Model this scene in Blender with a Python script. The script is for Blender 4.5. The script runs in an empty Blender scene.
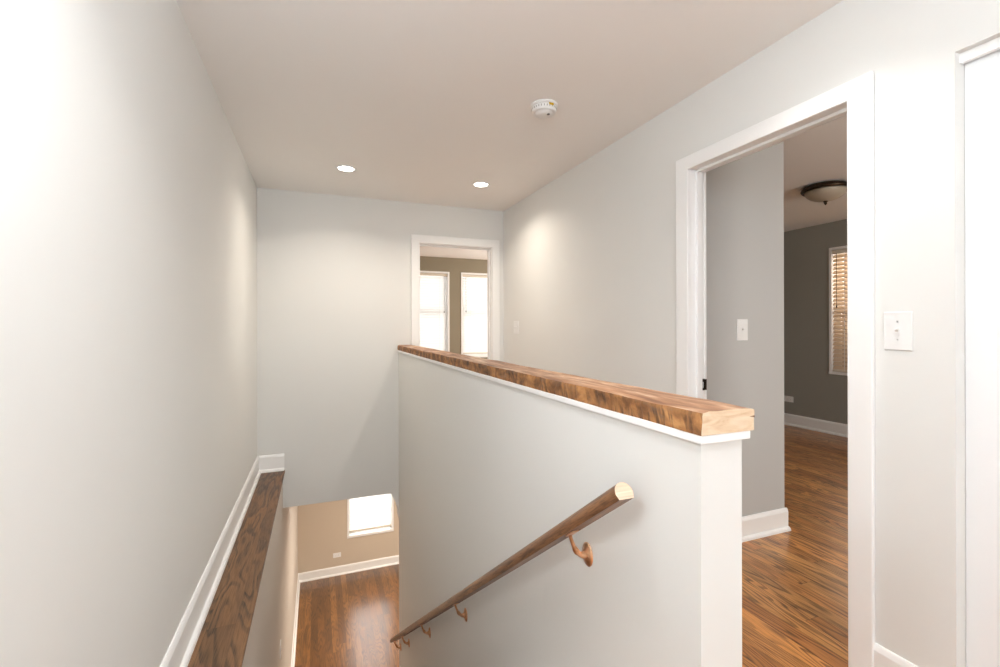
import bpy, bmesh, math, random
from mathutils import Vector, Matrix
R = math.radians
scene = bpy.context.scene
C = scene.collection
random.seed(4)

# ------------------------------------------------------------------ camera
cam_data = bpy.data.cameras.new('camera')
cam = bpy.data.objects.new('camera', cam_data); C.objects.link(cam)
cam_data.sensor_width = 36.0
cam_data.lens = 460.0 / 1000.0 * 36.0
cam_data.shift_y = -0.0067
cam_data.clip_start = 0.02
cam.matrix_world = (Matrix.Translation((0, 0, 1.2426)) @ Matrix.Rotation(R(-21.6914), 4, 'Z')
                    @ Matrix.Rotation(R(90), 4, 'X') @ Matrix.Rotation(R(-0.139), 4, 'Z'))
scene.camera = cam

# ------------------------------------------------------------------ sky, exposure
world = bpy.data.worlds.new('overcast_sky'); scene.world = world
world.use_nodes = True
bg = world.node_tree.nodes['Background']
bg.inputs[0].default_value = (0.93, 0.97, 1.0, 1)
bg.inputs[1].default_value = 3.0
vs = scene.view_settings
vs.view_transform = 'Standard'; vs.look = 'None'; vs.gamma = 1.0; vs.use_curve_mapping = False
vs.exposure = 0.37

# ------------------------------------------------------------------ daylight outside the seen windows, plus added fill lights at unseen openings
def area_light(name, loc, direction, sx, sy, power, color=(1, 0.98, 0.96)):
    l = bpy.data.lights.new(name, 'AREA'); l.shape = 'RECTANGLE'; l.size = sx; l.size_y = sy
    l.energy = power; l.color = color
    o = bpy.data.objects.new(name, l); C.objects.link(o)
    o.location = loc; o.rotation_euler = Vector(direction).to_track_quat('-Z', 'Y').to_euler()
    return o
FILL_REAR, DAY_UP, DAY_LOW, DAY_SIDE, FILL_SIDE = 12, 18, 60, 38, 28  # first and last values drive added fill lights
area_light('rear_fill_light', (0.75, -2.62, 1.35), (0, 1, 0), 1.5, 1.6, FILL_REAR, (0.80, 0.91, 1.0))  # fill light added behind the camera, at an invented opening
area_light('daylight_upper_front', (2.2, 8.35, 1.6), (0, -1, 0), 2.8, 2.0, DAY_UP)
area_light('daylight_lower_front', (0.8, 8.35, -1.2), (0, -1, 0), 1.6, 2.0, DAY_LOW)
area_light('front_room_fill_light', (4.19, 6.2, 1.4), (-1, 0, 0), 1.2, 1.4, 50, (1.0, 0.95, 0.88))  # fill added at an unseen opening to brighten the front room
area_light('side_room_fill_light', (3.6, -1.16, 1.4), (0, 1, 0), 1.0, 1.4, FILL_SIDE, (1.0, 0.96, 0.9))  # fill added at an unseen opening to brighten the side room
area_light('daylight_side_window', (6.2, 3.1, 1.9), (-1, 0, -0.2), 1.2, 1.4, DAY_SIDE, (1.0, 0.9, 0.78))

# ------------------------------------------------------------------ helpers
def lin(c): 
    c = c / 255.0
    return c / 12.92 if c <= 0.04045 else ((c + 0.055) / 1.055) ** 2.4
def rgb(r, g, b): return (lin(r), lin(g), lin(b), 1.0)

def props(o, label=None, cat=None, group=None, kind=None):
    if label: o['label'] = label
    if cat: o['category'] = cat
    if group: o['group'] = group
    if kind: o['kind'] = kind
    return o

def empty(name, loc=(0, 0, 0), **k):
    o = bpy.data.objects.new(name, None); C.objects.link(o); o.location = loc
    o.empty_display_size = 0.05
    return props(o, **k)

class MB:
    def __init__(s): s.bm = bmesh.new()
    def box(s, x0, x1, y0, y1, z0, z1, mi=0):
        v = [s.bm.verts.new((x, y, z)) for x in (x0, x1) for y in (y0, y1) for z in (z0, z1)]
        for f in ((0, 1, 3, 2), (4, 6, 7, 5), (0, 4, 5, 1), (2, 3, 7, 6), (0, 2, 6, 4), (1, 5, 7, 3)):
            s.bm.faces.new([v[i] for i in f]).material_index = mi
        return s
    def prism(s, pts, axis, a0, a1, mi=0):
        """pts: 2-D outline; axis = extrusion axis 0/1/2"""
        def P(p, a):
            q = list(p); q.insert(axis, a); return q
        A = [s.bm.verts.new(P(p, a0)) for p in pts]; B = [s.bm.verts.new(P(p, a1)) for p in pts]
        n = len(pts)
        s.bm.faces.new(A).material_index = mi; s.bm.faces.new(B[::-1]).material_index = mi
        for i in range(n):
            s.bm.faces.new((A[i], B[i], B[(i + 1) % n], A[(i + 1) % n])).material_index = mi
        return s
    def lathe(s, prof, loc=(0, 0, 0), axis='Z', n=32, sx=1, sy=1, mi=0):
        rings = []
        M = {'Z': Matrix.Identity(3), 'X': Matrix.Rotation(R(90), 3, 'Y'), 'Y': Matrix.Rotation(R(-90), 3, 'X')}[axis]
        for r, z in prof:
            ring = []
            for k in range(n):
                a = 2 * math.pi * k / n
                ring.append(s.bm.verts.new(Vector(loc) + M @ Vector((r * sx * math.cos(a), r * sy * math.sin(a), z))))
            rings.append(ring)
        for i in range(len(rings) - 1):
            for k in range(n):
                f = s.bm.faces.new((rings[i][k], rings[i][(k + 1) % n], rings[i + 1][(k + 1) % n], rings[i + 1][k]))
                f.material_index = mi; f.smooth = True
        for ring in (rings[0], rings[-1]):
            try:
                f = s.bm.faces.new(ring); f.material_index = mi
            except ValueError: pass
        return s
    def tube(s, pts, rad, n=12, mi=0):
        pts = [Vector(p) for p in pts]
        rads = rad if isinstance(rad, (list, tuple)) else [rad] * len(pts)
        rings = []; up = Vector((0, 0, 1))
        for i, p in enumerate(pts):
            t = (pts[min(i + 1, len(pts) - 1)] - pts[max(i - 1, 0)]).normalized()
            u = t.cross(Vector((0.02, 1, 0.01))).normalized(); w = t.cross(u).normalized()
            rings.append([s.bm.verts.new(p + rads[i] * (math.cos(2 * math.pi * k / n) * u + math.sin(2 * math.pi * k / n) * w)) for k in range(n)])
        for i in range(len(rings) - 1):
            for k in range(n):
                f = s.bm.faces.new((rings[i][k], rings[i][(k + 1) % n], rings[i + 1][(k + 1) % n], rings[i + 1][k])); f.smooth = True; f.material_index = mi
        for ring in (rings[0], rings[-1]): s.bm.faces.new(ring).material_index = mi
        return s
    def build(s, name, mats, parent=None, bevel=0, loc=None, segs=2, **k):
        bmesh.ops.recalc_face_normals(s.bm, faces=s.bm.faces[:])
        me = bpy.data.meshes.new(name); s.bm.to_mesh(me); s.bm.free()
        if not isinstance(mats, (list, tuple)): mats = [mats]
        for m in mats: me.materials.append(m)
        o = bpy.data.objects.new(name, me); C.objects.link(o)
        if parent: o.parent = parent
        if loc is not None: o.location = loc
        if bevel:
            b = o.modifiers.new('bevel', 'BEVEL'); b.width = bevel; b.segments = segs; b.limit_method = 'ANGLE'; b.angle_limit = R(50)
            b.harden_normals = False
        return props(o, **k)

def wall_x(mb, x0, x1, y0, y1, z0, z1, holes):
    """wall slab facing X, spanning y0..y1 with rectangular holes (ya, yb, za, zb)"""
    y = y0
    for ya, yb, za, zb in sorted(holes):
        if ya > y: mb.box(x0, x1, y, ya, z0, z1)
        if za > z0: mb.box(x0, x1, ya, yb, z0, za)
        if zb < z1: mb.box(x0, x1, ya, yb, zb, z1)
        y = yb
    if y < y1: mb.box(x0, x1, y, y1, z0, z1)
    return mb
def wall_y(mb, y0, y1, x0, x1, z0, z1, holes):
    x = x0
    for xa, xb, za, zb in sorted(holes):
        if xa > x: mb.box(x, xa, y0, y1, z0, z1)
        if za > z0: mb.box(xa, xb, y0, y1, z0, za)
        if zb < z1: mb.box(xa, xb, y0, y1, zb, z1)
        x = xb
    if x < x1: mb.box(x, x1, y0, y1, z0, z1)
    return mb

# ------------------------------------------------------------------ materials
def mat(name):
    m = bpy.data.materials.new(name); m.use_nodes = True
    nt = m.node_tree; return m, nt, nt.nodes['Principled BSDF']
def N(nt, typ, **k):
    n = nt.nodes.new(typ)
    for a, b in k.items(): setattr(n, a, b)
    return n
def math_n(nt, op, a, b=None, c=None):
    n = nt.nodes.new('ShaderNodeMath'); n.operation = op
    for i, v in enumerate((a, b, c)):
        if v is None: continue
        if isinstance(v, (int, float)): n.inputs[i].default_value = v
        else: nt.links.new(v, n.inputs[i])
    return n.outputs[0]
def comb(nt, x, y, z):
    n = nt.nodes.new('ShaderNodeCombineXYZ')
    for i, v in enumerate((x, y, z)):
        if isinstance(v, (int, float)): n.inputs[i].default_value = v
        else: nt.links.new(v, n.inputs[i])
    return n.outputs[0]
def noise(nt, vec, scale=1.0, detail=2.0, rough=0.5, dist=0.0):
    n = nt.nodes.new('ShaderNodeTexNoise'); n.inputs['Scale'].default_value = scale
    n.inputs['Detail'].default_value = detail; n.inputs['Roughness'].default_value = rough
    n.inputs['Distortion'].default_value = dist
    nt.links.new(vec, n.inputs['Vector']); return n.outputs['Fac']
def ramp(nt, fac, stops, interp='LINEAR'):
    n = nt.nodes.new('ShaderNodeValToRGB'); cr = n.color_ramp; cr.interpolation = interp
    while len(cr.elements) < len(stops): cr.elements.new(0.5)
    for e, (p, c) in zip(cr.elements, stops): e.position = p; e.color = c
    nt.links.new(fac, n.inputs[0]); return n.outputs[0]
def mix(nt, fac, a, b, mode='MIX'):
    n = nt.nodes.new('ShaderNodeMix'); n.data_type = 'RGBA'; n.blend_type = mode
    for i, v in ((0, fac), (6, a), (7, b)):
        if isinstance(v, (int, float)): n.inputs[i].default_value = v
        elif isinstance(v, tuple): n.inputs[i].default_value = v
        else: nt.links.new(v, n.inputs[i])
    return n.outputs[2]
def W(v): return (v, v, v, 1)

def paint(name, col, rough=0.6, bump=0.03, scale=180):
    m, nt, p = mat(name)
    tc = N(nt, 'ShaderNodeTexCoord').outputs['Object']
    big = noise(nt, tc, 1.7, 3)
    c = mix(nt, big, tuple(x * 0.985 for x in col[:3]) + (1,), tuple(min(1, x * 1.015) for x in col[:3]) + (1,))
    nt.links.new(c, p.inputs['Base Color'])
    p.inputs['Roughness'].default_value = rough
    p.inputs['Specular IOR Level'].default_value = 0.3
    if bump:
        b = N(nt, 'ShaderNodeBump'); b.inputs['Strength'].default_value = bump; b.inputs['Distance'].default_value = 0.002
        nt.links.new(noise(nt, tc, scale, 3), b.inputs['Height']); nt.links.new(b.outputs[0], p.inputs['Normal'])
    return m

def plank_wood(name, w, L, cols, rough=0.28, line=0.75, gap=0.0016, coat=0.3, yoff=0.0, rings=24.0, fx=6.5, fyy=0.75):
    """strip boards running along Y, object coordinates in metres"""
    m, nt, p = mat(name)
    s = N(nt, 'ShaderNodeSeparateXYZ'); nt.links.new(N(nt, 'ShaderNodeTexCoord').outputs['Object'], s.inputs[0])
    x, y, z = s.outputs
    xs = math_n(nt, 'DIVIDE', x, w); ix = math_n(nt, 'FLOOR', xs)
    wn = N(nt, 'ShaderNodeTexWhiteNoise', noise_dimensions='1D'); nt.links.new(math_n(nt, 'ADD', ix, 0.37), wn.inputs['W'])
    ys = math_n(nt, 'DIVIDE', math_n(nt, 'ADD', math_n(nt, 'MULTIPLY', wn.outputs[0], 9.0), math_n(nt, 'ADD', y, yoff)), L)
    iy = math_n(nt, 'FLOOR', ys)
    wn2 = N(nt, 'ShaderNodeTexWhiteNoise', noise_dimensions='2D'); nt.links.new(comb(nt, ix, iy, 0), wn2.inputs['Vector'])
    r = wn2.outputs[0]
    r50 = math_n(nt, 'MULTIPLY', r, 53.0)
    # cathedral rings
    v = comb(nt, math_n(nt, 'ADD', math_n(nt, 'MULTIPLY', x, fx), r50), math_n(nt, 'ADD', math_n(nt, 'MULTIPLY', y, fyy), r50), r50)
    h = noise(nt, v, 1.0, 2.5, 0.45, 0.25)
    ring = math_n(nt, 'FRACT', math_n(nt, 'MULTIPLY', h, rings))
    rl = ramp(nt, ring, [(0.0, W(1)), (0.2, W(0.9)), (0.42, W(0.15)), (0.85, W(0)), (0.97, W(1))])
    # pores, fine streaks along the board
    v2 = comb(nt, math_n(nt, 'MULTIPLY', x, 260.0), math_n(nt, 'ADD', math_n(nt, 'MULTIPLY', y, 9.0), r50), 0.0)
    po = ramp(nt, noise(nt, v2, 1.0, 3, 0.6), [(0.42, W(0)), (0.68, W(1))])
    # where the figure is strong
    v3 = comb(nt, math_n(nt, 'ADD', math_n(nt, 'MULTIPLY', x, 12.0), r50), math_n(nt, 'MULTIPLY', y, 1.6), r50)
    st = ramp(nt, noise(nt, v3, 1.0, 2), [(0.36, W(0.3)), (0.5, W(1))])
    base = ramp(nt, r, [(0.0, cols[0]), (0.35, cols[1]), (0.7, cols[2]), (1.0, cols[3])])
    dark = cols[4]
    f1 = math_n(nt, 'MULTIPLY', math_n(nt, 'MULTIPLY', rl, st), line)
    broken = math_n(nt, 'MULTIPLY', f1, math_n(nt, 'ADD', math_n(nt, 'MULTIPLY', po, 0.45), 0.55))
    c = mix(nt, math_n(nt, 'MULTIPLY', po, 0.35), base, dark)
    c = mix(nt, broken, c, dark)
    bl = ramp(nt, noise(nt, comb(nt, math_n(nt, 'MULTIPLY', x, 5.0), math_n(nt, 'MULTIPLY', y, 1.5), r50), 1.0, 3), [(0.35, W(0.72)), (0.65, W(1.12))])
    c = mix(nt, 1.0, c, bl, 'MULTIPLY')
    fxx = math_n(nt, 'FRACT', xs); fy = math_n(nt, 'FRACT', ys)
    g = math_n(nt, 'MAXIMUM', math_n(nt, 'LESS_THAN', fxx, gap / w), math_n(nt, 'LESS_THAN', fy, gap / L))
    c = mix(nt, math_n(nt, 'MULTIPLY', g, 0.8), c, rgb(38, 20, 10))
    nt.links.new(c, p.inputs['Base Color'])
    nt.links.new(math_n(nt, 'ADD', math_n(nt, 'MULTIPLY', po, 0.12), rough), p.inputs['Roughness'])
    p.inputs['Coat Weight'].default_value = coat; p.inputs['Coat Roughness'].default_value = 0.2
    b = N(nt, 'ShaderNodeBump'); b.inputs['Strength'].default_value = 0.12; b.inputs['Distance'].default_value = 0.001
    nt.links.new(math_n(nt, 'SUBTRACT', 1.0, math_n(nt, 'MAXIMUM', g, math_n(nt, 'MULTIPLY', broken, 0.5))), b.inputs['Height'])
    nt.links.new(b.outputs[0], p.inputs['Normal'])
    return m

M_WALL = paint('warm_grey_wall_paint', rgb(236, 235, 231), 0.55)
M_CEIL = paint('ceiling_paint', rgb(250, 247, 243), 0.85)
M_TRIM = paint('white_trim_paint', rgb(252, 251, 249), 0.35, 0.01)
M_DOOR = paint('white_door_paint', rgb(248, 248, 248), 0.4, 0.01)
M_OLIVE = paint('olive_grey_wall_paint', rgb(150, 140, 120), 0.7)
M_SIDE = paint('mid_grey_wall_paint', rgb(160, 158, 150), 0.7)
M_STUB = paint('grey_wall_paint', rgb(196, 195, 192), 0.6)
M_BEIGE = paint('beige_wall_paint', rgb(212, 197, 178), 0.7)
M_LOWL = paint('pale_lower_wall_paint', rgb(222, 212, 200), 0.6)
M_PLATE = paint('white_plastic', rgb(244, 243, 241), 0.3, 0)
M_DARKPL = paint('grey_plastic_shadow', rgb(120, 112, 106), 0.4, 0)
M_STRUCT = paint('floor_structure', rgb(150, 135, 115), 0.9)
M_BLOCKER = paint('dull_brown_blocker', rgb(120, 92, 70), 0.9)  # colour of the slab added to dim the side window

FLOORC = [rgb(194, 126, 66), rgb(214, 144, 76), rgb(228, 164, 94), rgb(204, 134, 70), rgb(54, 27, 12)]
M_FLOOR = plank_wood('oak_strip_floor', 0.083, 1.15, FLOORC, rough=0.3, line=0.95)
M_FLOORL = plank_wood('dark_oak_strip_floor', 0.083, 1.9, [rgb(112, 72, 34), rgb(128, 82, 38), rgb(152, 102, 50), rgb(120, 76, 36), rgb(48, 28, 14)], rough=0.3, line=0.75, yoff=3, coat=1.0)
M_LEDGE = plank_wood('dark_walnut_ledge', 0.1065, 6.0, [rgb(130, 92, 58), rgb(144, 102, 64), rgb(136, 96, 60), rgb(124, 86, 54), rgb(42, 29, 20)], rough=0.42, line=0.95, gap=0.001, coat=0.1, yoff=2.6, rings=15.0, fx=6.0, fyy=1.0)

def simple_wood(name, c0, c1, dark, ax='y', rough=0.4, coat=0.2, tilt=0.0):
    m, nt, p = mat(name)
    s = N(nt, 'ShaderNodeSeparateXYZ'); nt.links.new(N(nt, 'ShaderNodeTexCoord').outputs['Object'], s.inputs[0])
    x, y, z = s.outputs
    if tilt:
        y, z = (math_n(nt, 'SUBTRACT', math_n(nt, 'MULTIPLY', y, math.cos(tilt)), math_n(nt, 'MULTIPLY', z, math.sin(tilt))),
                math_n(nt, 'ADD', math_n(nt, 'MULTIPLY', y, math.sin(tilt)), math_n(nt, 'MULTIPLY', z, math.cos(tilt))))
    k = {'x': (2, 60, 60), 'y': (60, 5.0, 60), 'z': (60, 60, 2)}[ax]
    v = comb(nt, *[math_n(nt, 'MULTIPLY', a, float(b)) for a, b in zip((x, y, z), k)])
    a = noise(nt, v, 1.0, 4, 0.6, 0.6)
    c = ramp(nt, a, [(0.3, dark), (0.47, c0), (0.7, c1)])
    v2 = comb(nt, *[math_n(nt, 'MULTIPLY', q, float(b) * 5) for q, b in zip((x, y, z), k)])
    po = ramp(nt, noise(nt, v2, 1.0, 2), [(0.5, W(0)), (0.7, W(0.6))])
    c = mix(nt, po, c, dark)
    nt.links.new(c, p.inputs['Base Color']); p.inputs['Roughness'].default_value = rough
    p.inputs['Coat Weight'].default_value = coat; p.inputs['Coat Roughness'].default_value = 0.25
    return m
M_RAIL = simple_wood('stained_oak_rail', rgb(128, 86, 54), rgb(158, 112, 74), rgb(58, 36, 22), tilt=math.atan2(2.592, 3.554))
M_RAILEND = simple_wood('raw_end_grain', rgb(226, 194, 166), rgb(238, 212, 188), rgb(205, 165, 132), 'x', 0.7, 0)
M_TREAD = simple_wood('oak_treads', rgb(124, 76, 38), rgb(150, 96, 52), rgb(60, 34, 18), 'x')

def beam_top():
    m, nt, p = mat('reclaimed_timber_top')
    s = N(nt, 'ShaderNodeSeparateXYZ'); nt.links.new(N(nt, 'ShaderNodeTexCoord').outputs['Object'], s.inputs[0])
    x, y, z = s.outputs
    v = comb(nt, math_n(nt, 'MULTIPLY', x, 26.0), math_n(nt, 'MULTIPLY', y, 3.0), math_n(nt, 'MULTIPLY', z, 10.0))
    a = noise(nt, v, 1.0, 5, 0.6, 0.8)
    c = ramp(nt, a, [(0.30, rgb(92, 56, 36)), (0.42, rgb(136, 92, 62)), (0.52, rgb(164, 118, 84)), (0.62, rgb(190, 154, 124)), (0.74, rgb(214, 186, 160))])
    v2 = comb(nt, math_n(nt, 'MULTIPLY', x, 9.0), math_n(nt, 'MULTIPLY', y, 2.4), 3.0)
    patch = ramp(nt, noise(nt, v2, 1.0, 4, 0.6), [(0.5, W(0)), (0.66, W(0.7))])
    c = mix(nt, patch, c, rgb(226, 190, 156))
    v3 = comb(nt, math_n(nt, 'MULTIPLY', x, 300.0), math_n(nt, 'MULTIPLY', y, 12.0), 0.0)
    c = mix(nt, ramp(nt, noise(nt, v3, 1.0, 2), [(0.52, W(0)), (0.72, W(0.55))]), c, rgb(92, 48, 26))
    nt.links.new(c, p.inputs['Base Color']); p.inputs['Roughness'].default_value = 0.5
    b = N(nt, 'ShaderNodeBump'); b.inputs['Strength'].default_value = 0.4; b.inputs['Distance'].default_value = 0.003
    nt.links.new(a, b.inputs['Height']); nt.links.new(b.outputs[0], p.inputs['Normal'])
    return m
def beam_side():
    m, nt, p = mat('reclaimed_timber_sawn_side')
    s = N(nt, 'ShaderNodeSeparateXYZ'); nt.links.new(N(nt, 'ShaderNodeTexCoord').outputs['Object'], s.inputs[0])
    x, y, z = s.outputs
    yy = math_n(nt, 'ADD', y, math_n(nt, 'MULTIPLY', z, -0.28))           # saw marks lean
    v = comb(nt, 0.0, math_n(nt, 'MULTIPLY', yy, 11.0), math_n(nt, 'MULTIPLY', z, 14.0))
    a = noise(nt, v, 1.0, 5, 0.62, 0.7)
    c = ramp(nt, a, [(0.3, rgb(80, 52, 30)), (0.44, rgb(132, 88, 50)), (0.56, rgb(172, 118, 68)), (0.74, rgb(206, 154, 98))])
    vs_ = comb(nt, 0.0, math_n(nt, 'MULTIPLY', yy, 62.0), math_n(nt, 'MULTIPLY', z, 9.0))
    saw = ramp(nt, noise(nt, vs_, 1.0, 2, 0.5, 0.3), [(0.50, W(0)), (0.60, W(0.9))])
    vm = comb(nt, 4.0, math_n(nt, 'MULTIPLY', y, 5.0), math_n(nt, 'MULTIPLY', z, 18.0))
    mask = ramp(nt, noise(nt, vm, 1.0, 3, 0.6), [(0.42, W(0.05)), (0.6, W(0.85))])
    c = mix(nt, math_n(nt, 'MULTIPLY', saw, mask), c, rgb(62, 40, 26))
    vg = comb(nt, 9.0, math_n(nt, 'MULTIPLY', y, 9.0), math_n(nt, 'MULTIPLY', z, 40.0))
    grey = ramp(nt, noise(nt, vg, 1.0, 4, 0.6), [(0.55, W(0)), (0.7, W(0.6))])
    c = mix(nt, grey, c, rgb(122, 100, 84))
    nt.links.new(c, p.inputs['Base Color']); p.inputs['Roughness'].default_value = 0.65
    b = N(nt, 'ShaderNodeBump'); b.inputs['Strength'].default_value = 0.5; b.inputs['Distance'].default_value = 0.003
    nt.links.new(saw, b.inputs['Height']); b.invert = True; nt.links.new(b.outputs[0], p.inputs['Normal'])
    return m
def beam_end():
    m, nt, p = mat('pale_timber_end_grain')
    s = N(nt, 'ShaderNodeSeparateXYZ'); nt.links.new(N(nt, 'ShaderNodeTexCoord').outputs['Object'], s.inputs[0])
    x, y, z = s.outputs
    v = comb(nt, math_n(nt, 'MULTIPLY', x, 16.0), 0.0, math_n(nt, 'MULTIPLY', z, 60.0))
    a = noise(nt, v, 1.0, 4, 0.6, 0.5)
    c = ramp(nt, a, [(0.3, rgb(214, 178, 140)), (0.5, rgb(230, 202, 168)), (0.7, rgb(238, 218, 192))])
    # heart check lines
    wv = comb(nt, math_n(nt, 'MULTIPLY', x, 150.0), 0.0, math_n(nt, 'MULTIPLY', z, 8.0))
    c = mix(nt, ramp(nt, noise(nt, wv, 1.0, 2), [(0.6, W(0)), (0.75, W(0.35))]), c, rgb(190, 132, 84))
    nt.links.new(c, p.inputs['Base Color']); p.inputs['Roughness'].default_value = 0.75
    return m
M_BT, M_BS, M_BE = beam_top(), beam_side(), beam_end()

def metal(name, col, rough=0.3):
    m, nt, p = mat(name)
    tc = N(nt, 'ShaderNodeTexCoord').outputs['Object']
    c = ramp(nt, noise(nt, tc, 60, 3), [(0.35, tuple(v * 0.7 for v in col[:3]) + (1,)), (0.6, col)])
    nt.links.new(c, p.inputs['Base Color']); p.inputs['Metallic'].default_value = 1.0; p.inputs['Roughness'].default_value = rough
    return m
M_BRASS = metal('antique_copper_brass', rgb(236, 188, 150), 0.3)
M_BRONZE = metal('dark_bronze', rgb(74, 62, 50), 0.3)
M_STEEL = metal('dark_steel', rgb(70, 62, 56), 0.4)
M_LABEL = paint('yellow_label', rgb(205, 165, 20), 0.5, 0)

def slat_mat(name, col, tr):
    m, nt, p = mat(name)
    t = N(nt, 'ShaderNodeBsdfTranslucent'); t.inputs[0].default_value = col
    p.inputs['Base Color'].default_value = col; p.inputs['Roughness'].default_value = 0.5
    mx = N(nt, 'ShaderNodeMixShader'); mx.inputs[0].default_value = tr
    nt.links.new(p.outputs[0], mx.inputs[1]); nt.links.new(t.outputs[0], mx.inputs[2])
    nt.links.new(mx.outputs[0], nt.nodes['Material Output'].inputs[0])
    return m
M_SLAT = slat_mat('white_vinyl_slats', rgb(246, 245, 243), 0.5)
M_SLAT_TINT = slat_mat('white_slats_warm_light_tint', rgb(232, 216, 196), 0.35)  # white slats with dim warm light painted in as tan
M_BLINDRAIL = paint('cream_blind_rail', rgb(226, 216, 200), 0.4, 0)
def glass():
    m, nt, p = mat('window_glass')
    tr = N(nt, 'ShaderNodeBsdfTransparent'); gl = N(nt, 'ShaderNodeBsdfGlossy'); gl.inputs['Roughness'].default_value = 0.02
    fr = N(nt, 'ShaderNodeFresnel'); fr.inputs[0].default_value = 1.45
    mx = N(nt, 'ShaderNodeMixShader')
    nt.links.new(fr.outputs[0], mx.inputs[0]); nt.links.new(tr.outputs[0], mx.inputs[1]); nt.links.new(gl.outputs[0], mx.inputs[2])
    nt.links.new(mx.outputs[0], nt.nodes['Material Output'].inputs[0]); return m
M_GLASS = glass()
def lampglass():
    m, nt, p = mat('unlit_frosted_lamp_glass')
    p.inputs['Base Color'].default_value = rgb(188, 176, 158); p.inputs['Roughness'].default_value = 0.35
    p.inputs['Subsurface Weight'].default_value = 0.2; p.inputs['Subsurface Radius'].default_value = (0.02, 0.02, 0.02)
    return m
M_LAMPG = lampglass()
def emit(name, col, s):
    m, nt, p = mat(name)
    p.inputs['Emission Color'].default_value = col; p.inputs['Emission Strength'].default_value = s
    p.inputs['Base Color'].default_value = (1, 1, 1, 1); return m
M_LED = emit('glowing_lamp_lens', (1.0, 0.93, 0.84, 1), 14)

# ------------------------------------------------------------------ dimensions
H = 2.44
XL, XR, YB, YF = -0.476, 1.80, 4.425, 7.722      # hall left/right wall, back wall, street facade
XW0, XW1, YW = 0.7196, 0.8323, 0.714             # half wall
ZH, ZF = -0.33, -2.675                           # lower ceiling, lower floor
YS = 0.95                                        # first nosing
YREAR = -2.6
RT = 0.097                                       # thickness of the right wall
BT = 0.12                                        # partition thickness
D1 = (0.905, 1.686, 0.0, 2.068)                  # back doorway rough opening (x0,x1,z0,z1)
D2 = (1.071, 1.865, 0.0, 2.068)                  # right doorway (y0,y1)
CL = (-0.9, 0.786, 0.0, 2.073)                   # closet opening in right wall

def S(mb, name, m, label, cat, **k): return mb.build(name, m, label=label, cat=cat, kind='structure', **k)

# floors: upper
fb = MB()
for b in ((XL, XR, YREAR, YS), (XW1, XR, YS, YB), (XR, XR + RT, D2[0], D2[1]), (XR, XR + RT, CL[0], CL[1]),
          (XR + RT, 5.517, -1.2, 4.3), (0.905, 1.685, YB, YB + BT), (XL, 4.2, YB + BT, YF)):
    fb.box(*b, -0.02, 0.0)
fb.box(XW1 - 0.11, XW1, YS, YS + .001, -0.02, -0.001)
S(fb, 'floor', M_FLOOR, 'stained oak strip floor of the upper landing and rooms', 'floor')
sb = MB()
sb.box(XL, XR, YREAR, YS - 0.02, -0.3, -0.0205).box(XW1, XR, YS - 0.02, YB, -0.3, -0.0205)
sb.box(XR, 5.64, -1.32, YB, -0.3, -0.0205).box(-0.28, 4.2, YB + BT, YF, -0.329, -0.0205)
S(sb, 'floor_joists', M_STRUCT, 'floor structure between the two storeys', 'floor')
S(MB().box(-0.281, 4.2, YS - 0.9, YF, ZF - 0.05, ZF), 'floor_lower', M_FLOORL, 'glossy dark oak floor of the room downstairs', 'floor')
S(MB().box(-0.28, 4.2, YB + .001, YF, ZH - 0.001, ZH + 0.0), 'ceiling_lower', M_CEIL, 'ceiling of the room downstairs', 'ceiling')
S(MB().box(-0.62, 5.66, YREAR - 0.12, YF + 0.15, H, H + 0.08), 'ceiling', M_CEIL, 'flat beige white ceiling over the landing', 'ceiling')

# walls of the landing
S(MB().box(XL - BT, XL, YREAR, YF, 0, H), 'wall_left', M_WALL, 'long pale grey wall on the left above the wood ledge', 'wall')
S(MB().box(XL - BT, -0.281, YREAR, YF, ZF, -0.0205), 'wall_stairwell', M_LOWL, 'pale wall below the wood ledge down the stairwell', 'wall')
wb = wall_y(MB(), YB, YB + BT, -0.28, XR, ZH, H, [D1])
wb.box(XL, -0.28, YB, YB + BT, 0.0, H)
S(wb, 'wall_back', M_WALL, 'grey back wall with the far doorway, ending above the lower room', 'wall')
# little sloped drywall piece under the header, against the half wall
S(MB().prism([(0.645, ZH), (XW0, ZH), (XW0, -0.575), (0.708, -0.47), (0.672, -0.385)], 1, YB, YB + 0.09), 'trim_6', M_WALL,
  'small curved drywall bracket under the back wall beside the half wall', 'trim')
wr = wall_x(MB(), XR, XR + RT, YREAR, YB, 0, H, [D2, CL])
S(wr, 'wall_right', M_WALL, 'pale grey wall on the right with the near doorway', 'wall')
S(wall_y(MB(), YREAR - BT, YREAR, XL - BT, XR + RT, 0, H, [(0.05, 1.45, 0.6, 2.1)]), 'wall_rear', M_WALL, 'wall behind the camera', 'wall')  # opening added for the rear fill light
S(MB().box(XW0, XW1, YW, YB, ZF, 1.006), 'wall_half', M_WALL, 'white half wall beside the stairs carrying the timber cap', 'wall')
S(MB().box(0.711, 0.8465, 0.704, YB, 1.006, 1.0235), 'trim_1', M_TRIM, 'thin white moulding under the timber cap', 'trim', bevel=0.002)

# closet behind the right wall
cb = MB().box(2.5, 2.56, CL[0] - 0.05, 1.0, 0, H).box(XR + RT, 2.5, CL[0] - 0.05, CL[0], 0, H).box(XR + RT, 2.5, 0.95, 1.0, 0, H)
S(cb, 'wall_closet', M_WALL, 'inner walls of the closet on the right', 'wall')
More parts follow.
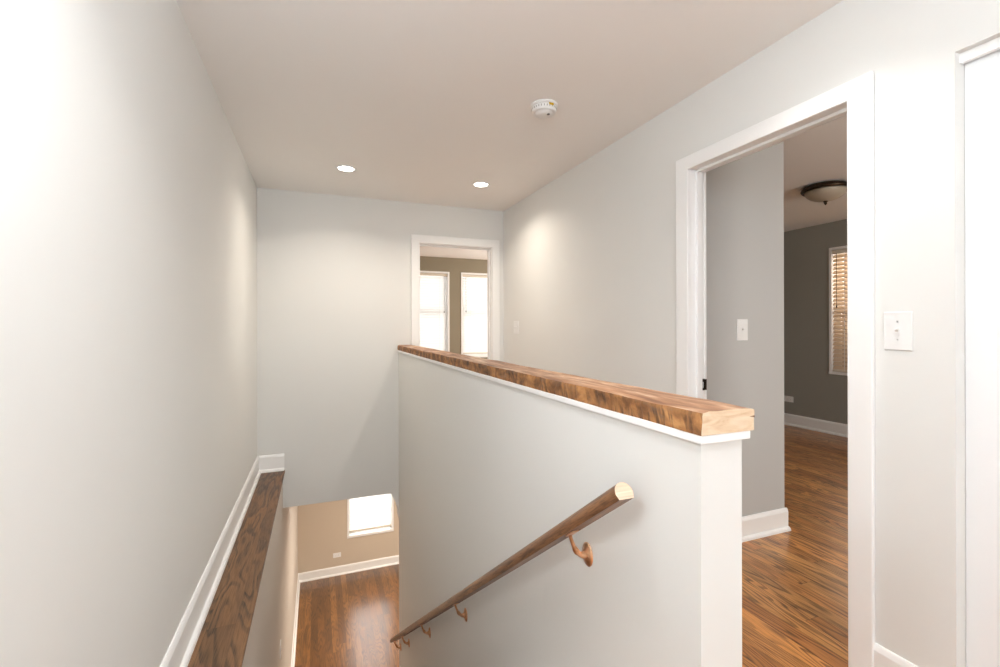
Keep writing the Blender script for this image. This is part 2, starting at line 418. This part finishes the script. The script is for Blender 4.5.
# side room beyond the right doorway
S(MB().box(XR + RT, 2.658, 1.975, 2.6, 0, H), 'wall_stub', M_STUB, 'grey wall stub just inside the right doorway', 'wall')
SW = (2.75, 3.537, 0.687, 2.14)
S(wall_x(MB(), 5.517, 5.64, -1.32, YB, 0, H, [SW]), 'wall_side_room', M_SIDE, 'dark grey far wall of the side room with a blind', 'wall')
S(MB().box(XR + RT, 5.517, 4.3, YB, 0, H), 'wall_side_room_north', M_SIDE, 'end wall of the side room', 'wall')
S(wall_y(MB(), -1.32, -1.2, XR + RT, 5.517, 0, H, [(3.1, 4.1, 0.7, 2.1)]), 'wall_side_room_south', M_SIDE, 'near end wall of the side room', 'wall')  # opening added for the side room fill light
# street facade and front rooms
W1 = (1.33, 2.125, 0.70, 2.19); W2 = (2.341, 3.136, 0.70, 2.19); W3 = (0.444, 1.165, -2.125, -0.65)
S(wall_y(MB(), YF, YF + 0.15, XL - BT, 4.32, -0.1, H, [W1, W2]), 'wall_front', M_OLIVE, 'olive grey window wall of the upstairs front room', 'wall')
S(wall_y(MB(), YF, YF + 0.15, XL - BT, 4.32, ZF, -0.1, [W3]), 'wall_front_lower', M_BEIGE, 'beige window wall of the room downstairs', 'wall')
S(wall_x(MB(), 4.2, 4.32, YB, YF, ZF, H, [(5.6, 6.8, 0.7, 2.1)]), 'wall_front_room_right', M_OLIVE, 'right wall of the front rooms', 'wall')  # opening added for the front room fill light
S(MB().box(-0.28, 4.2, 0.0, 0.05, ZF, -0.3).box(4.2, 4.32, 0.0, YB, ZF, -0.3), 'wall_lower_rear', M_BEIGE, 'rear walls of the lower storey', 'wall')
S(MB().box(7.0, 7.2, -3, 9, -3, 6), 'wall_light_blocker', M_BLOCKER, 'brown slab added outside to dim the side window', 'wall')  # added outside the side window to keep sky light off it

# ------------------------------------------------------------------ baseboards
def bb_profile(h):   # distance from the wall, height
    return [(0, 0), (0.014, 0), (0.014, h - 0.02), (0.009, h - 0.006), (0.005, h), (0, h)]
def shoe(): return [(0.014, 0), (0.032, 0), (0.030, 0.012), (0.024, 0.019), (0.014, 0.022)]
def base_run(mb, axis, wall, sgn, a0, a1, z, h, shoe_on=True):
    """axis: direction of the run; wall = wall coordinate; sgn = side it sticks out"""
    for prof in ([bb_profile(h)] + ([shoe()] if shoe_on else [])):
        pts = [(wall + sgn * d, z + q) for d, q in prof]
        mb.prism(pts, axis, a0, a1)
HB = 0.143
b = MB(); base_run(b, 1, XL, 1, YREAR, YB, 0.0, HB)
S(b, 'baseboard_left', M_TRIM, 'white baseboard running above the wood ledge on the left wall', 'baseboard')
b = MB(); base_run(b, 0, YB, -1, XL + 0.0145, -0.268, 0.0, HB)
S(b, 'baseboard_back', M_TRIM, 'short white baseboard return at the far end of the wood ledge', 'baseboard')
b = MB()
for y0, y1 in ((CL[1], 1.002), (1.937, YB), (YREAR, CL[0])): base_run(b, 1, XR, -1, y0, y1, 0.0, 0.143)
base_run(b, 0, YB, -1, XW1, 0.84, 0, 0.129)
base_run(b, 1, XW1, 1, YS, YB, 0, 0.129); 
S(b, 'baseboard_right', M_TRIM, 'white baseboard of the upper landing on the right', 'baseboard')
b = MB(); base_run(b, 0, 1.975, -1, XR + RT, 2.658 + 0.0145, 0.0, 0.130); base_run(b, 1, 2.658, 1, 1.9755, 2.6, 0, 0.130, False)
S(b, 'baseboard_stub', M_TRIM, 'white baseboard on the grey stub inside the doorway', 'baseboard')
b = MB(); base_run(b, 1, 5.517, -1, -1.2, 4.3, 0.0, 0.14)
S(b, 'baseboard_side_room', M_TRIM, 'white baseboard on the far wall of the side room', 'baseboard')
b = MB(); base_run(b, 0, YF, -1, -0.281, 4.2, ZF, 0.135)
S(b, 'baseboard_lower', M_TRIM, 'white baseboard below the downstairs window', 'baseboard')
b = MB(); base_run(b, 1, -0.281, 1, 4.45, YF, ZF, 0.135)
S(b, 'baseboard_lower_left', M_TRIM, 'white baseboard along the left wall downstairs', 'baseboard')
b = MB(); base_run(b, 0, YF, -1, XL, 4.2, 0, 0.14)
S(b, 'baseboard_front', M_TRIM, 'white baseboard of the upstairs front room', 'baseboard')

# ------------------------------------------------------------------ doorways
def u_casing(mb, axis, a0, a1, top, w, d0, d1):
    mb.prism([(a0 - w, 0), (a0, 0), (a0, top), (a1, top), (a1, 0), (a1 + w, 0), (a1 + w, top + w), (a0 - w, top + w)], axis, d0, d1)
def casing_frame(a0, a1, top, w, th):
    """U shaped outline of a casing in (a, z): returns boxes list"""
    return [(a0 - w, a0, 0, top + w), (a1, a1 + w, 0, top + w), (a0, a1, top, top + w)]
def doorway_y(idx, y_face, x0, x1, top, label):      # opening in a wall facing -Y
    d = empty('door_%d' % idx, ((x0 + x1) / 2, y_face, 0), label=label, cat='doorway', kind='structure')
    ox, oy = (x0 + x1) / 2, y_face
    w = 0.078
    m = MB(); u_casing(m, 1, x0 - ox, x1 - ox, top, w, -0.018, 0); u_casing(m, 1, x0 - ox, x1 - ox, top, w, BT, BT + 0.018)
    m.build('casing', M_TRIM, d, bevel=0.003)
    m = MB(); xi, xo = x0 + 0.006, x1 - 0.006
    rx0, rx1, rt = D1[0], D1[1], D1[3]
    m.box(rx0 - ox, xi - ox, 0, BT, 0, rt).box(xo - ox, rx1 - ox, 0, BT, 0, rt).box(xi - ox, xo - ox, 0, BT, top - 0.006, rt)
    m.box(xi - ox, xi + 0.012 - ox, 0.045, 0.08, 0, top - 0.006).box(xo - 0.012 - ox, xo - ox, 0.045, 0.08, 0, top - 0.006)
    m.box(xi + 0.012 - ox, xo - 0.012 - ox, 0.045, 0.08, top - 0.018, top - 0.006)
    m.build('jamb', M_TRIM, d, bevel=0.0015)
    return d
doorway_y(1, YB, 0.919, 1.672, 2.055, 'white cased doorway in the back wall opening to the front room')

d2 = empty('door_2', (XR, 1.48, 0), label='white cased doorway in the right wall opening to the side room', cat='doorway', kind='structure')
m = MB(); oy = 1.48
ya, yb, top = 1.083, 1.853, 2.056
for sx0, sx1 in ((-0.018, 0), (RT, RT + 0.016)):
    m.prism([(ya - 0.081 - oy, 0), (ya - oy, 0), (ya - oy, top), (yb - oy, top), (yb - oy, 0), (yb + 0.084 - oy, 0), (yb + 0.084 - oy, top + 0.07), (ya - 0.081 - oy, top + 0.07)], 0, sx0, sx1)
m.build('casing', M_TRIM, d2, bevel=0.004)
m = MB()
yi, yo = ya + 0.0, yb - 0.0
m.box(0, RT, D2[0] - oy, ya - 0.004 - oy, 0, D2[3]).box(0, RT, yb + 0.004 - oy, D2[1] - oy, 0, D2[3]).box(0, RT, ya - oy, yb - oy, top + 0.003, D2[3])
for (a, b_) in ((ya - 0.004, ya + 0.010), (yb - 0.010, yb + 0.004)): m.box(0.040, 0.072, a - oy, b_ - oy, 0, top)
m.box(0.040, 0.072, ya + 0.01 - oy, yb - 0.01 - oy, top - 0.010, top + 0.003)
m.build('jamb', M_TRIM, d2, bevel=0.0015)
m = MB()
ys = yb + 0.004 - oy
for bx in ((0.080, 0.085, .906, .966), (0.092, 0.100, .906, .966), (0.085, 0.092, .906, .918), (0.085, 0.092, .950, .966)):
    m.box(bx[0], bx[1], ys - 0.0025, ys + 0.0005, bx[2], bx[3])
m.box(0.094, 0.108, ys - 0.0065, ys - 0.001, .908, .964)
m.build('strike_plate', M_STEEL, d2, label='dark metal strike plate')

# closet sliding doors and their valance
S(MB().box(XR + 0.024, XR + 0.040, CL[0], CL[1], 2.043, 2.073), 'trim_2', M_TRIM, 'white valance strip over the closet doors', 'trim', bevel=0.001)
S(MB().box(XR + 0.050, XR + 0.080, -0.08, CL[1] - 0.0005, 0.01, 2.06), 'door_3', M_DOOR, 'plain white sliding closet door at the right edge', 'door', bevel=0.002)
S(MB().box(XR + 0.083, XR + 0.113, CL[0] + 0.01, 0.0, 0.01, 2.06), 'door_4', M_DOOR, 'second white sliding closet door, set behind the first', 'door', bevel=0.002)

# ------------------------------------------------------------------ windows and blinds
def window(idx, kind, face, a0, a1, z0, z1, label, meet, sill=True, apron=0.03):
    """kind 'y': wall at y=face (room on -y side), a = x.  kind 'x': wall at x=face (room on -x side), a = y"""
    w = empty('window_%d' % idx, (0, 0, 0), label=label, cat='window', kind='structure')
    def bx(mb, a, b_, d0, d1, q0, q1):
        if kind == 'y': mb.box(a, b_, face + d0, face + d1, q0, q1)
        else: mb.box(face + d0, face + d1, a, b_, q0, q1)
    t = 0.026
    m = MB()
    bx(m, a0 - 0.004, a0 + t, -0.012, 0.15, z0, z1 + .004); bx(m, a1 - t, a1 + 0.004, -0.012, 0.15, z0, z1 + .004)
    bx(m, a0 + t, a1 - t, -0.012, 0.15, z1 - t, z1 + .004); bx(m, a0 + t, a1 - t, 0.06, 0.15, z0, z0 + t)
    m.build('window_frame', M_TRIM, w, bevel=0.002)
    m = MB(); s = 0.04
    for (q0, q1, d) in ((z0 + t, meet + 0.02, 0.085), (meet - 0.02, z1 - t, 0.115)):
        bx(m, a0 + t, a0 + t + s, d, d + 0.028, q0, q1); bx(m, a1 - t - s, a1 - t, d, d + 0.028, q0, q1)
        bx(m, a0 + t + s, a1 - t - s, d, d + 0.028, q0, q0 + s); bx(m, a0 + t + s, a1 - t - s, d, d + 0.028, q1 - s, q1)
    m.build('sash', M_TRIM, w, bevel=0.002)
    m = MB(); bx(m, a0 + t + s, a1 - t - s, 0.097, 0.101, z0 + t + s, meet - 0.02); bx(m, a0 + t + s, a1 - t - s, 0.127, 0.131, meet + 0.02, z1 - t - s)
    m.build('glass_pane', M_GLASS, w)
    m = MB(); bx(m, a0 - 0.004, a1 + 0.004, -0.02, 0.06, z0, z0 + apron)
    m.build('window_sill', M_TRIM, w, bevel=0.003)
    return w
def blind(kind, face, a0, a1, ztop, zbot, label, tilt, mat_, mrail, group=None, cord_side=1):
    """venetian blind hung inside the window reveal; slat count follows the drop"""
    am = (a0 + a1) / 2
    root = empty('window_blind', (am, face + 0.03, ztop) if kind == 'y' else (face + 0.014, am, ztop), label=label, cat='blind', group='slatted window blinds')
    hw = (a1 - a0) / 2
    def bx(mb, a, b_, d0, d1, q0, q1):
        if kind == 'y': mb.box(a, b_, d0, d1, q0, q1)
        else: mb.box(d0, d1, a, b_, q0, q1)
    drop = ztop - zbot
    m = MB(); bx(m, -hw, hw, -0.024, 0.024, -0.045, -0.002); m.build('headrail', mrail, root, bevel=0.003)
    pitch = 0.044; n = int((drop - 0.08) / pitch); pitch = (drop - 0.075) / n
    ca, sa = math.cos(tilt), math.sin(tilt)
    mb = MB()
    for i in range(n):
        zc = -0.05 - pitch * (i + 0.5)
        pts = []
        for q in (-1, -0.5, 0, 0.5, 1):
            pts.append((q * 0.0245, 0.0025 * (1 - q * q) + 0.0012))
        for q in (1, 0.5, 0, -0.5, -1):
            pts.append((q * 0.0245, 0.0025 * (1 - q * q) - 0.0012))
        rp = [(p * ca - q * sa, zc + p * sa + q * ca) for p, q in pts]
        if kind == 'y': mb.prism(rp, 0, -hw + 0.004, hw - 0.004)
        else: mb.prism(rp, 1, -hw + 0.004, hw - 0.004)
    mb.build('slats', mat_, root)
    m = MB(); bx(m, -hw + 0.004, hw - 0.004, -0.022, 0.022, -drop, -drop + 0.024); m.build('bottom_rail', mrail, root, bevel=0.004)
    # ladder cords
    for q in (-0.62, 0.62):
        m = MB(); bx(m, q * hw - 0.0035, q * hw + 0.0035, -0.028, -0.0265, -drop + 0.02, -0.04); m.build('ladder_cord', M_PLATE, root)
    m = MB(); c = cord_side * (hw - 0.06)
    if kind == 'y': m.tube([(c, -0.034, -0.04), (c, -0.036, -drop * 0.45)], 0.0022, 8); m.lathe([(0.003, 0.0), (0.008, -0.025), (0.006, -0.035)], (c, -0.036, -drop * 0.45), 'Z', 10)
    else: m.tube([(-0.034, c, -0.04), (-0.036, c, -drop * 0.45)], 0.0022, 8); m.lathe([(0.003, 0.0), (0.008, -0.025), (0.006, -0.035)], (-0.036, c, -drop * 0.45), 'Z', 10)
    m.build('pull_cord', M_BRONZE, root, label='dark cord and tassel')
    return root
window(1, 'y', YF, *W1, 'left upstairs front window seen through the back doorway', 1.5)
window(2, 'y', YF, *W2, 'right upstairs front window seen through the back doorway', 1.485)
window(3, 'y', YF, *W3, 'downstairs window below the back wall', -1.42, apron=0.04)
window(4, 'x', 5.517, *SW, 'side room window seen through the right doorway', 1.42)
t = 0.028
blind('y', YF, W1[0] + t, W1[1] - t, W1[3] - t, 0.745, 'white slatted blind in the left window beyond the back doorway', R(68), M_SLAT, M_BLINDRAIL, cord_side=1)
blind('y', YF, W2[0] + t, W2[1] - t, W2[3] - t, 0.765, 'white slatted blind in the right window beyond the back doorway', R(68), M_SLAT, M_BLINDRAIL, cord_side=-1)
blind('y', YF, W3[0] + t, W3[1] - t, W3[3] - t, -2.045, 'white slatted blind in the downstairs window, slats half open', R(68), M_SLAT, M_BLINDRAIL, cord_side=-1)
blind('x', 5.517, SW[0] + t, SW[1] - t, SW[3] - t, 0.72, 'white slatted blind, painted tan for dim warm light, on the dark wall of the side room', R(50), M_SLAT_TINT, M_BLINDRAIL, cord_side=1)

# ------------------------------------------------------------------ stairs (hidden below the frame, built where they stand)
nr = 13; rise = -ZF / nr; run = 0.2817
prof = [(YS, -0.025)]
for i in range(1, nr):
    prof += [(YS + run * (i - 1), -rise * i), (YS + run * i, -rise * i)]
prof += [(YS + run * (nr - 1), ZF), (YS + run * (nr - 1) - 0.3, ZF), (YS, -0.3)]
S(MB().prism(prof, 0, -0.2795, XW0 - 0.001), 'floor_stairs', M_TREAD, 'oak staircase going down between the walls', 'stairs')

# ------------------------------------------------------------------ ledge
led = MB().box(XL + 0.0, -0.262, YS - 0.02, YB - 0.0005, -0.02, -0.0005)
led.build('wood_ledge', M_LEDGE, bevel=0.002, label='long dark stained wood ledge along the left wall above the stairs', cat='ledge')

# ------------------------------------------------------------------ timber cap on the half wall
def beam():
    bm = bmesh.new(); ny, nx, nz = 150, 8, 5
    x0, x1, y0, y1, z0, z1 = 0.7125, 0.8565, 0.703, YB - 0.001, 1.0237, 1.0715
    import mathutils
    nf = lambda p: mathutils.noise.noise(p)
    # cross-section loop
    loop = []
    for i in range(nx): loop.append((x0 + (x1 - x0) * i / nx, z1, 'T'))
    for i in range(nz): loop.append((x1, z1 - (z1 - z0) * i / nz, 'R'))
    for i in range(nx): loop.append((x1 - (x1 - x0) * i / nx, z0, 'B'))
    for i in range(nz): loop.append((x0, z0 + (z1 - z0) * i / nz, 'L'))
    rings = []
    for k in range(ny + 1):
        y = y0 + (y1 - y0) * k / ny; ring = []
        for (x, z, s) in loop:
            dx = dz = 0
            if s == 'L' or (abs(x - x0) < 1e-6): dx = 0.0035 * nf(Vector((1, y * 6, z * 30))) + 0.0018 * nf(Vector((5, y * 30, z * 12)))
            if s == 'R' or (abs(x - x1) < 1e-6): dx = 0.003 * nf(Vector((8, y * 5, z * 30)))
            if abs(z - z1) < 1e-6: dz = 0.0028 * nf(Vector((x * 14, y * 4, 2))) + 0.001 * nf(Vector((x * 40, y * 20, 2)))
            # worn arrises
            ex = abs(x - x0) < 1e-6 or abs(x - x1) < 1e-6; ez = abs(z - z1) < 1e-6
            if ex and ez:
                c = 0.003 + 0.0015 * nf(Vector((x * 9, y * 8, 7)))
                dz -= c; dx += c * 0.6 * (1 if x < 0.78 else -1)
            ring.append(bm.verts.new((x + dx, y, z + dz)))
        rings.append(ring)
    n = len(loop)
    for k in range(ny):
        for i in range(n):
            f = bm.faces.new((rings[k][i], rings[k][(i + 1) % n], rings[k + 1][(i + 1) % n], rings[k + 1][i]))
            s = loop[i][2]
            f.material_index = 0 if s in 'TB' else 1; f.smooth = True
    f = bm.faces.new(rings[0]); f.material_index = 2; f2 = bm.faces.new(rings[-1]); f2.material_index = 2
    # notch (crack) on the end near the right edge
    bmesh.ops.recalc_face_normals(bm, faces=bm.faces[:])
    mb = MB(); mb.bm.free(); mb.bm = bm
    o = mb.build('timber_cap', [M_BT, M_BS, M_BE], label='thick rough sawn reclaimed timber cap on top of the half wall', cat='beam')
    c = MB().prism([(0.842, 1.0535), (0.8562, 1.055), (0.8564, 1.0505)], 1, 0.7022, 0.7045)
    c.build('end_crack', M_RAIL, o, label='dark split in the pale end grain')
    try:
        o.data.set_sharp_from_angle(angle=R(40))
    except Exception: pass
beam()

# ------------------------------------------------------------------ handrail
XH = 0.660
P0 = Vector((XH, 0.886, 0.862)); P1 = Vector((XH, 4.44, -1.730))
ax = (P1 - P0).normalized(); up = Vector((1, 0, 0)).cross(ax); 
if up.z < 0: up = -up
root = empty('handrail', P0, label='brown wooden handrail sloping down along the half wall', cat='handrail')
prof = []
w, hgt, fl = 0.0245, 0.039, 0.020
prof = [(-fl, 0), (fl, 0)]
for k in range(0, 13):
    a = math.pi * k / 12
    prof.append((w * math.cos(a), 0.013 + (hgt - 0.013) * (math.sin(a) ** 0.85 if math.sin(a) > 0 else 0)))
m = MB(); NS = 24; rings = []
for k in range(NS + 1):
    c = (P1 - P0) * (k / NS)
    rings.append([m.bm.verts.new(c + Vector((p, 0, 0)) + up * (q - hgt / 2)) for p, q in prof])
n = len(prof)
for k in range(NS):
    for i in range(n):
        f = m.bm.faces.new((rings[k][i], rings[k][(i + 1) % n], rings[k + 1][(i + 1) % n], rings[k + 1][i])); f.smooth = (1 <= i < n)
for ring in (rings[0], rings[-1]): m.bm.faces.new(ring).material_index = 1
o = m.build('rail', [M_RAIL, M_RAILEND], root)
try: o.data.set_sharp_from_angle(angle=R(42))
except Exception: pass

def make_bracket(yb_, label=None):
    tpar = (yb_ - P0.y) / (P1.y - P0.y); c = P0 + (P1 - P0) * tpar
    under = c - up * (hgt / 2)                       # underside of rail
    zr = under.z - 0.076
    L = lambda v: Vector(v) - P0
    m = MB()
    wallx = XW0
    # arm: from rosette out and up to the saddle
    dxw = wallx - XH
    path = [L((wallx - 0.008, yb_, zr)), L((wallx - 0.016, yb_, zr + 0.001)), L((wallx - 0.024, yb_, zr + 0.003)), L((wallx - 0.031, yb_, zr + 0.008)),
            L((wallx - 0.036, yb_, zr + 0.013)), L((wallx - 0.041, yb_, zr + 0.020)), L((wallx - 0.046, yb_, zr + 0.030)), L((wallx - 0.051, yb_, zr + 0.042)),
            L((wallx - 0.056, yb_, zr + 0.056)), L((XH + 0.001, yb_, zr + 0.067)), L((XH, yb_, under.z - 0.002))]
    m.tube(path, [0.0125, 0.0105, 0.0080, 0.0068, 0.0086, 0.0086, 0.0060, 0.0052, 0.0050, 0.0058, 0.0095], 16)
    arm = m.build('bracket', M_BRASS, root)
    m = MB()                                         # oval rosette screwed to the wall
    m.lathe([(0.0, 0.0), (0.028, 0.0), (0.028, 0.0025), (0.024, 0.006), (0.014, 0.0085), (0.0105, 0.013), (0.0, 0.013)], L((wallx, yb_, zr)), 'X', 28, sx=1.2, sy=0.95)
    for v in m.bm.verts: v.co.x = 2 * (wallx - P0.x) - v.co.x
    m.build('rosette', M_BRASS, arm)
    for s in (-1, 1):
        m = MB(); m.lathe([(0.0, 0), (0.0045, 0), (0.004, 0.0025), (0.0, 0.003)], L((wallx - 0.004, yb_, zr + s * 0.021)), 'X', 12)
        cx = wallx - 0.004 - P0.x
        for v in m.bm.verts: v.co.x = 2 * cx - v.co.x
        m.build('screw', M_STEEL, arm)
    m = MB(); q = L(under)                           # saddle plate under the rail
    for (a, b_, h0, h1) in ((-0.011, 0.011, -0.0035, 0.0),):
        vs_ = []
        for xx in (a, b_):
            for al in (-0.026, 0.026):
                for hh in (h0, h1): vs_.append(m.bm.verts.new(q + Vector((xx, 0, 0)) + ax * al + up * hh))
        for f in ((0, 1, 3, 2), (4, 6, 7, 5), (0, 4, 5, 1), (2, 3, 7, 6), (0, 2, 6, 4), (1, 5, 7, 3)): m.bm.faces.new([vs_[i] for i in f])
    m.build('saddle', M_BRASS, arm, bevel=0.0015)
for yb_ in (1.132, 2.300, 3.131, 3.905, 4.323): make_bracket(yb_)

# ------------------------------------------------------------------ ceiling fittings
def downlight(x, y, label, power, zc=H, group=None, spread=140, color=(1.0, 0.90, 0.78)):
    r = empty('recessed_downlight', (x, y, zc), label=label, cat='ceiling light', group='recessed downlights')
    MB().lathe([(0.056, 0.0), (0.078, 0.0), (0.078, -0.003), (0.073, -0.007), (0.060, -0.006), (0.056, -0.002)], (0, 0, 0), 'Z', 40).build('trim_ring', M_PLATE, r)
    MB().lathe([(0.0, 0.0), (0.056, 0.0), (0.056, -0.003), (0.03, -0.0055), (0.0, -0.006)], (0, 0, 0), 'Z', 40).build('lens', M_LED, r, label='glowing white lens')
    l = bpy.data.lights.new('downlight_glow', 'AREA'); l.shape = 'DISK'; l.size = 0.10; l.energy = power; l.color = color
    l.spread = R(spread)
    o = bpy.data.objects.new('downlight_glow', l); C.objects.link(o); o.parent = r; o.location = (0, 0, -0.012)
    return r
PW = 5.6
downlight(0.206, 3.65, 'lit round downlight near the left wall, left of the two in view', PW)
downlight(1.283, 3.65, 'lit round downlight near the right wall, right of the two in view', PW)
M_GLOBE_FILL = emit('globe_fill_glow', (0.80, 0.90, 1.0, 1), 23)  # glow of the added globe that brightens the landing
def globe(x, y, label, r=0.14):
    g = empty('added_globe_lamp', (x, y, H), label=label, cat='ceiling lamp')
    MB().lathe([(0, 0), (0.075, 0), (0.075, -0.012), (0.05, -0.03), (0.045, -0.045), (0, -0.045)], n=32).build('base', M_BRONZE, g)
    pr = [(0.0, -0.04)] + [(r * math.sin(math.pi * k / 16), -0.035 - r + r * math.cos(math.pi * k / 16)) for k in range(2, 16)] + [(0.0, -0.035 - 2 * r)]
    MB().lathe(pr, n=32).build('globe', M_GLOBE_FILL, g, label='glowing globe added for fill light')
globe(0.36, 0.12, 'unseen globe lamp added on the landing ceiling for fill light')  # added out of view to brighten near walls and ceiling
M_SCONCE_FILL = emit('sconce_fill_glow', (0.82, 0.91, 1.0, 1), 54)  # glow of the added sconce
sc = empty('added_fill_sconce', (XL, 0.55, 1.80), label='unseen sconce added on the left wall for fill light', cat='fill lamp')  # added out of view to light the half wall from the side
MB().lathe([(0, 0), (0.05, 0), (0.05, 0.008), (0.02, 0.014), (0.012, 0.02), (0.012, 0.04), (0, 0.04)], (0, 0, 0), 'X', 28).build('back_plate', M_BRONZE, sc)
MB().lathe([(0.0, 0.075)] + [(0.075 * math.sin(math.pi * k / 14), 0.075 * math.cos(math.pi * k / 14)) for k in range(1, 14)] + [(0.0, -0.075)], (0.112, 0, 0), 'Z', 28).build('globe', M_SCONCE_FILL, sc, label='glowing globe added for fill light')
downlight(0.206, 1.1, 'unseen downlight added over the top of the stairs', 3.5, spread=120, color=(1.0, 0.98, 0.96))  # added out of view for sideways light on the half wall
downlight(1.33, 1.1, 'lit round downlight between the closet and the half wall', 3, spread=120, color=(1.0, 0.98, 0.96))
downlight(1.25, 5.9, 'lit round downlight in the ceiling of the room downstairs', 38, ZH - 0.001, spread=165)
downlight(2.6, 5.6, 'lit round downlight further right in the room downstairs', 38, ZH - 0.001, spread=165)

sd = empty('smoke_detector', (1.145, 2.225, H), label='round white smoke detector on the ceiling', cat='smoke detector')
MB().lathe([(0, 0), (0.074, 0), (0.074, -0.006), (0.070, -0.010), (0, -0.010)], n=40).build('base_plate', M_PLATE, sd)
MB().lathe([(0, -0.010), (0.062, -0.010), (0.067, -0.018), (0.067, -0.034), (0.060, -0.044), (0.050, -0.041), (0.046, -0.041), (0.043, -0.050), (0.024, -0.054), (0.0, -0.055)], n=40).build('body', M_PLATE, sd)
m = MB()
for k in range(28):
    a = 2 * math.pi * k / 28
    c, s_ = math.cos(a), math.sin(a)
    m.tube([(0.0668 * c, 0.0668 * s_, -0.021), (0.0668 * c, 0.0668 * s_, -0.031)], 0.0016, 6)
m.build('vent_slots', M_DARKPL, sd)
MB().box(-0.004, 0.022, -0.0688, -0.0640, -0.024, -0.013).build('warning_label', M_LABEL, sd, label='small yellow label')
MB().lathe([(0, -0.050), (0.008, -0.050), (0.008, -0.0565), (0, -0.0565)], (0.014, -0.022, 0), n=16).build('test_button', M_DARKPL, sd)

cl = empty('flush_ceiling_lamp', (4.02, 2.61, H), label='unlit bronze rimmed dome lamp on the side room ceiling', cat='ceiling lamp')
MB().lathe([(0, 0), (0.13, 0), (0.158, -0.010), (0.176, -0.024), (0.180, -0.042), (0.172, -0.054), (0.156, -0.052), (0.150, -0.046), (0, -0.045)], n=48).build('metal_rim', M_BRONZE, cl)
prof = [(0.152 * math.cos(a * math.pi / 20), -0.050 - 0.086 * math.sin(a * math.pi / 20)) for a in range(0, 10)] + [(0.0, -0.136)]
MB().lathe(prof, n=48).build('glass_bowl', M_LAMPG, cl)
MB().lathe([(0, -0.133), (0.016, -0.134), (0.017, -0.142), (0.010, -0.148), (0.012, -0.156), (0.005, -0.166), (0, -0.170)], n=20).build('finial', M_BRONZE, cl)

# ------------------------------------------------------------------ switches and outlets
def plate(name, origin, normal, w, h, kind, label, cat, gangs=1):
    r = empty(name, origin, label=label, cat=cat, group='white wall switches' if kind == 'switch' else 'white wall outlets')
    r.rotation_euler = (0, 0, math.atan2(normal[1], normal[0]) + math.pi / 2)   # local -Y points out of the wall
    MB().box(-w / 2, w / 2, -0.0055, 0, -h / 2, h / 2).build('wall_plate', M_PLATE, r, bevel=0.002)
    for g in range(gangs):
        gx = (g - (gangs - 1) / 2) * 0.046
        if kind == 'switch':
            MB().box(gx - 0.0065, gx + 0.0065, -0.0065, -0.0054, -0.013, 0.013).build('toggle_slot', M_DARKPL if gangs == 0 else M_PLATE, r)
            m = MB(); m.prism([(-0.005, 0.005), (-0.005, -0.005), (-0.014, 0.004), (-0.014, 0.009)], 0, gx - 0.0045, gx + 0.0045)
            m.build('toggle', M_PLATE, r)
            for s in (-1, 1): MB().lathe([(0, 0), (0.003, 0), (0.003, 0.0012), (0, 0.0014)], (gx, -0.0069 + 0.0014, s * 0.03), 'Y', 10).build('screw', M_PLATE, r)
    if kind == 'outlet':       # duplex outlet mounted sideways
        for s in (-1, 1):
            m = MB(); m.box(s * 0.02 - 0.013, s * 0.02 + 0.013, -0.0075, -0.005, -0.015, 0.015); sock = m.build('socket', M_PLATE, r, bevel=0.002)
            m = MB()
            for q in (-0.006, 0.006): m.box(s * 0.02 - 0.004, s * 0.02 + 0.005, -0.0082, -0.0074, q - 0.001, q + 0.001)
            m.build('slots', M_DARKPL, sock)
        MB().lathe([(0, 0), (0.003, 0), (0.003, 0.0012), (0, 0.0014)], (0, -0.0069, 0), 'Y', 10).build('screw', M_DARKPL, r)
    return r
plate('light_switch', (XR, 0.9335, 1.2255), (-1, 0), 0.080, 0.128, 'switch', 'white light switch between the right doorway and the closet', 'light switch')
plate('light_switch', (XR, 4.092, 1.236), (-1, 0), 0.118, 0.124, 'switch', 'white double light switch on the right wall near the back corner', 'light switch', 2)
plate('light_switch', (2.306, 1.975, 1.2215), (0, -1), 0.084, 0.124, 'switch', 'white light switch on the grey wall stub inside the right doorway', 'light switch')
plate('light_switch', (-0.281, 4.08, -1.34), (1, 0), 0.075, 0.118, 'switch', 'light switch low on the stairwell wall below the wood ledge', 'light switch')
plate('wall_outlet', (0.286, YF, -2.364), (0, -1), 0.118, 0.072, 'outlet', 'white wall outlet on the beige wall downstairs', 'outlet')
plate('wall_outlet', (5.517, 4.035, 0.325), (-1, 0), 0.118, 0.072, 'outlet', 'wall outlet on the dark wall of the side room', 'outlet')
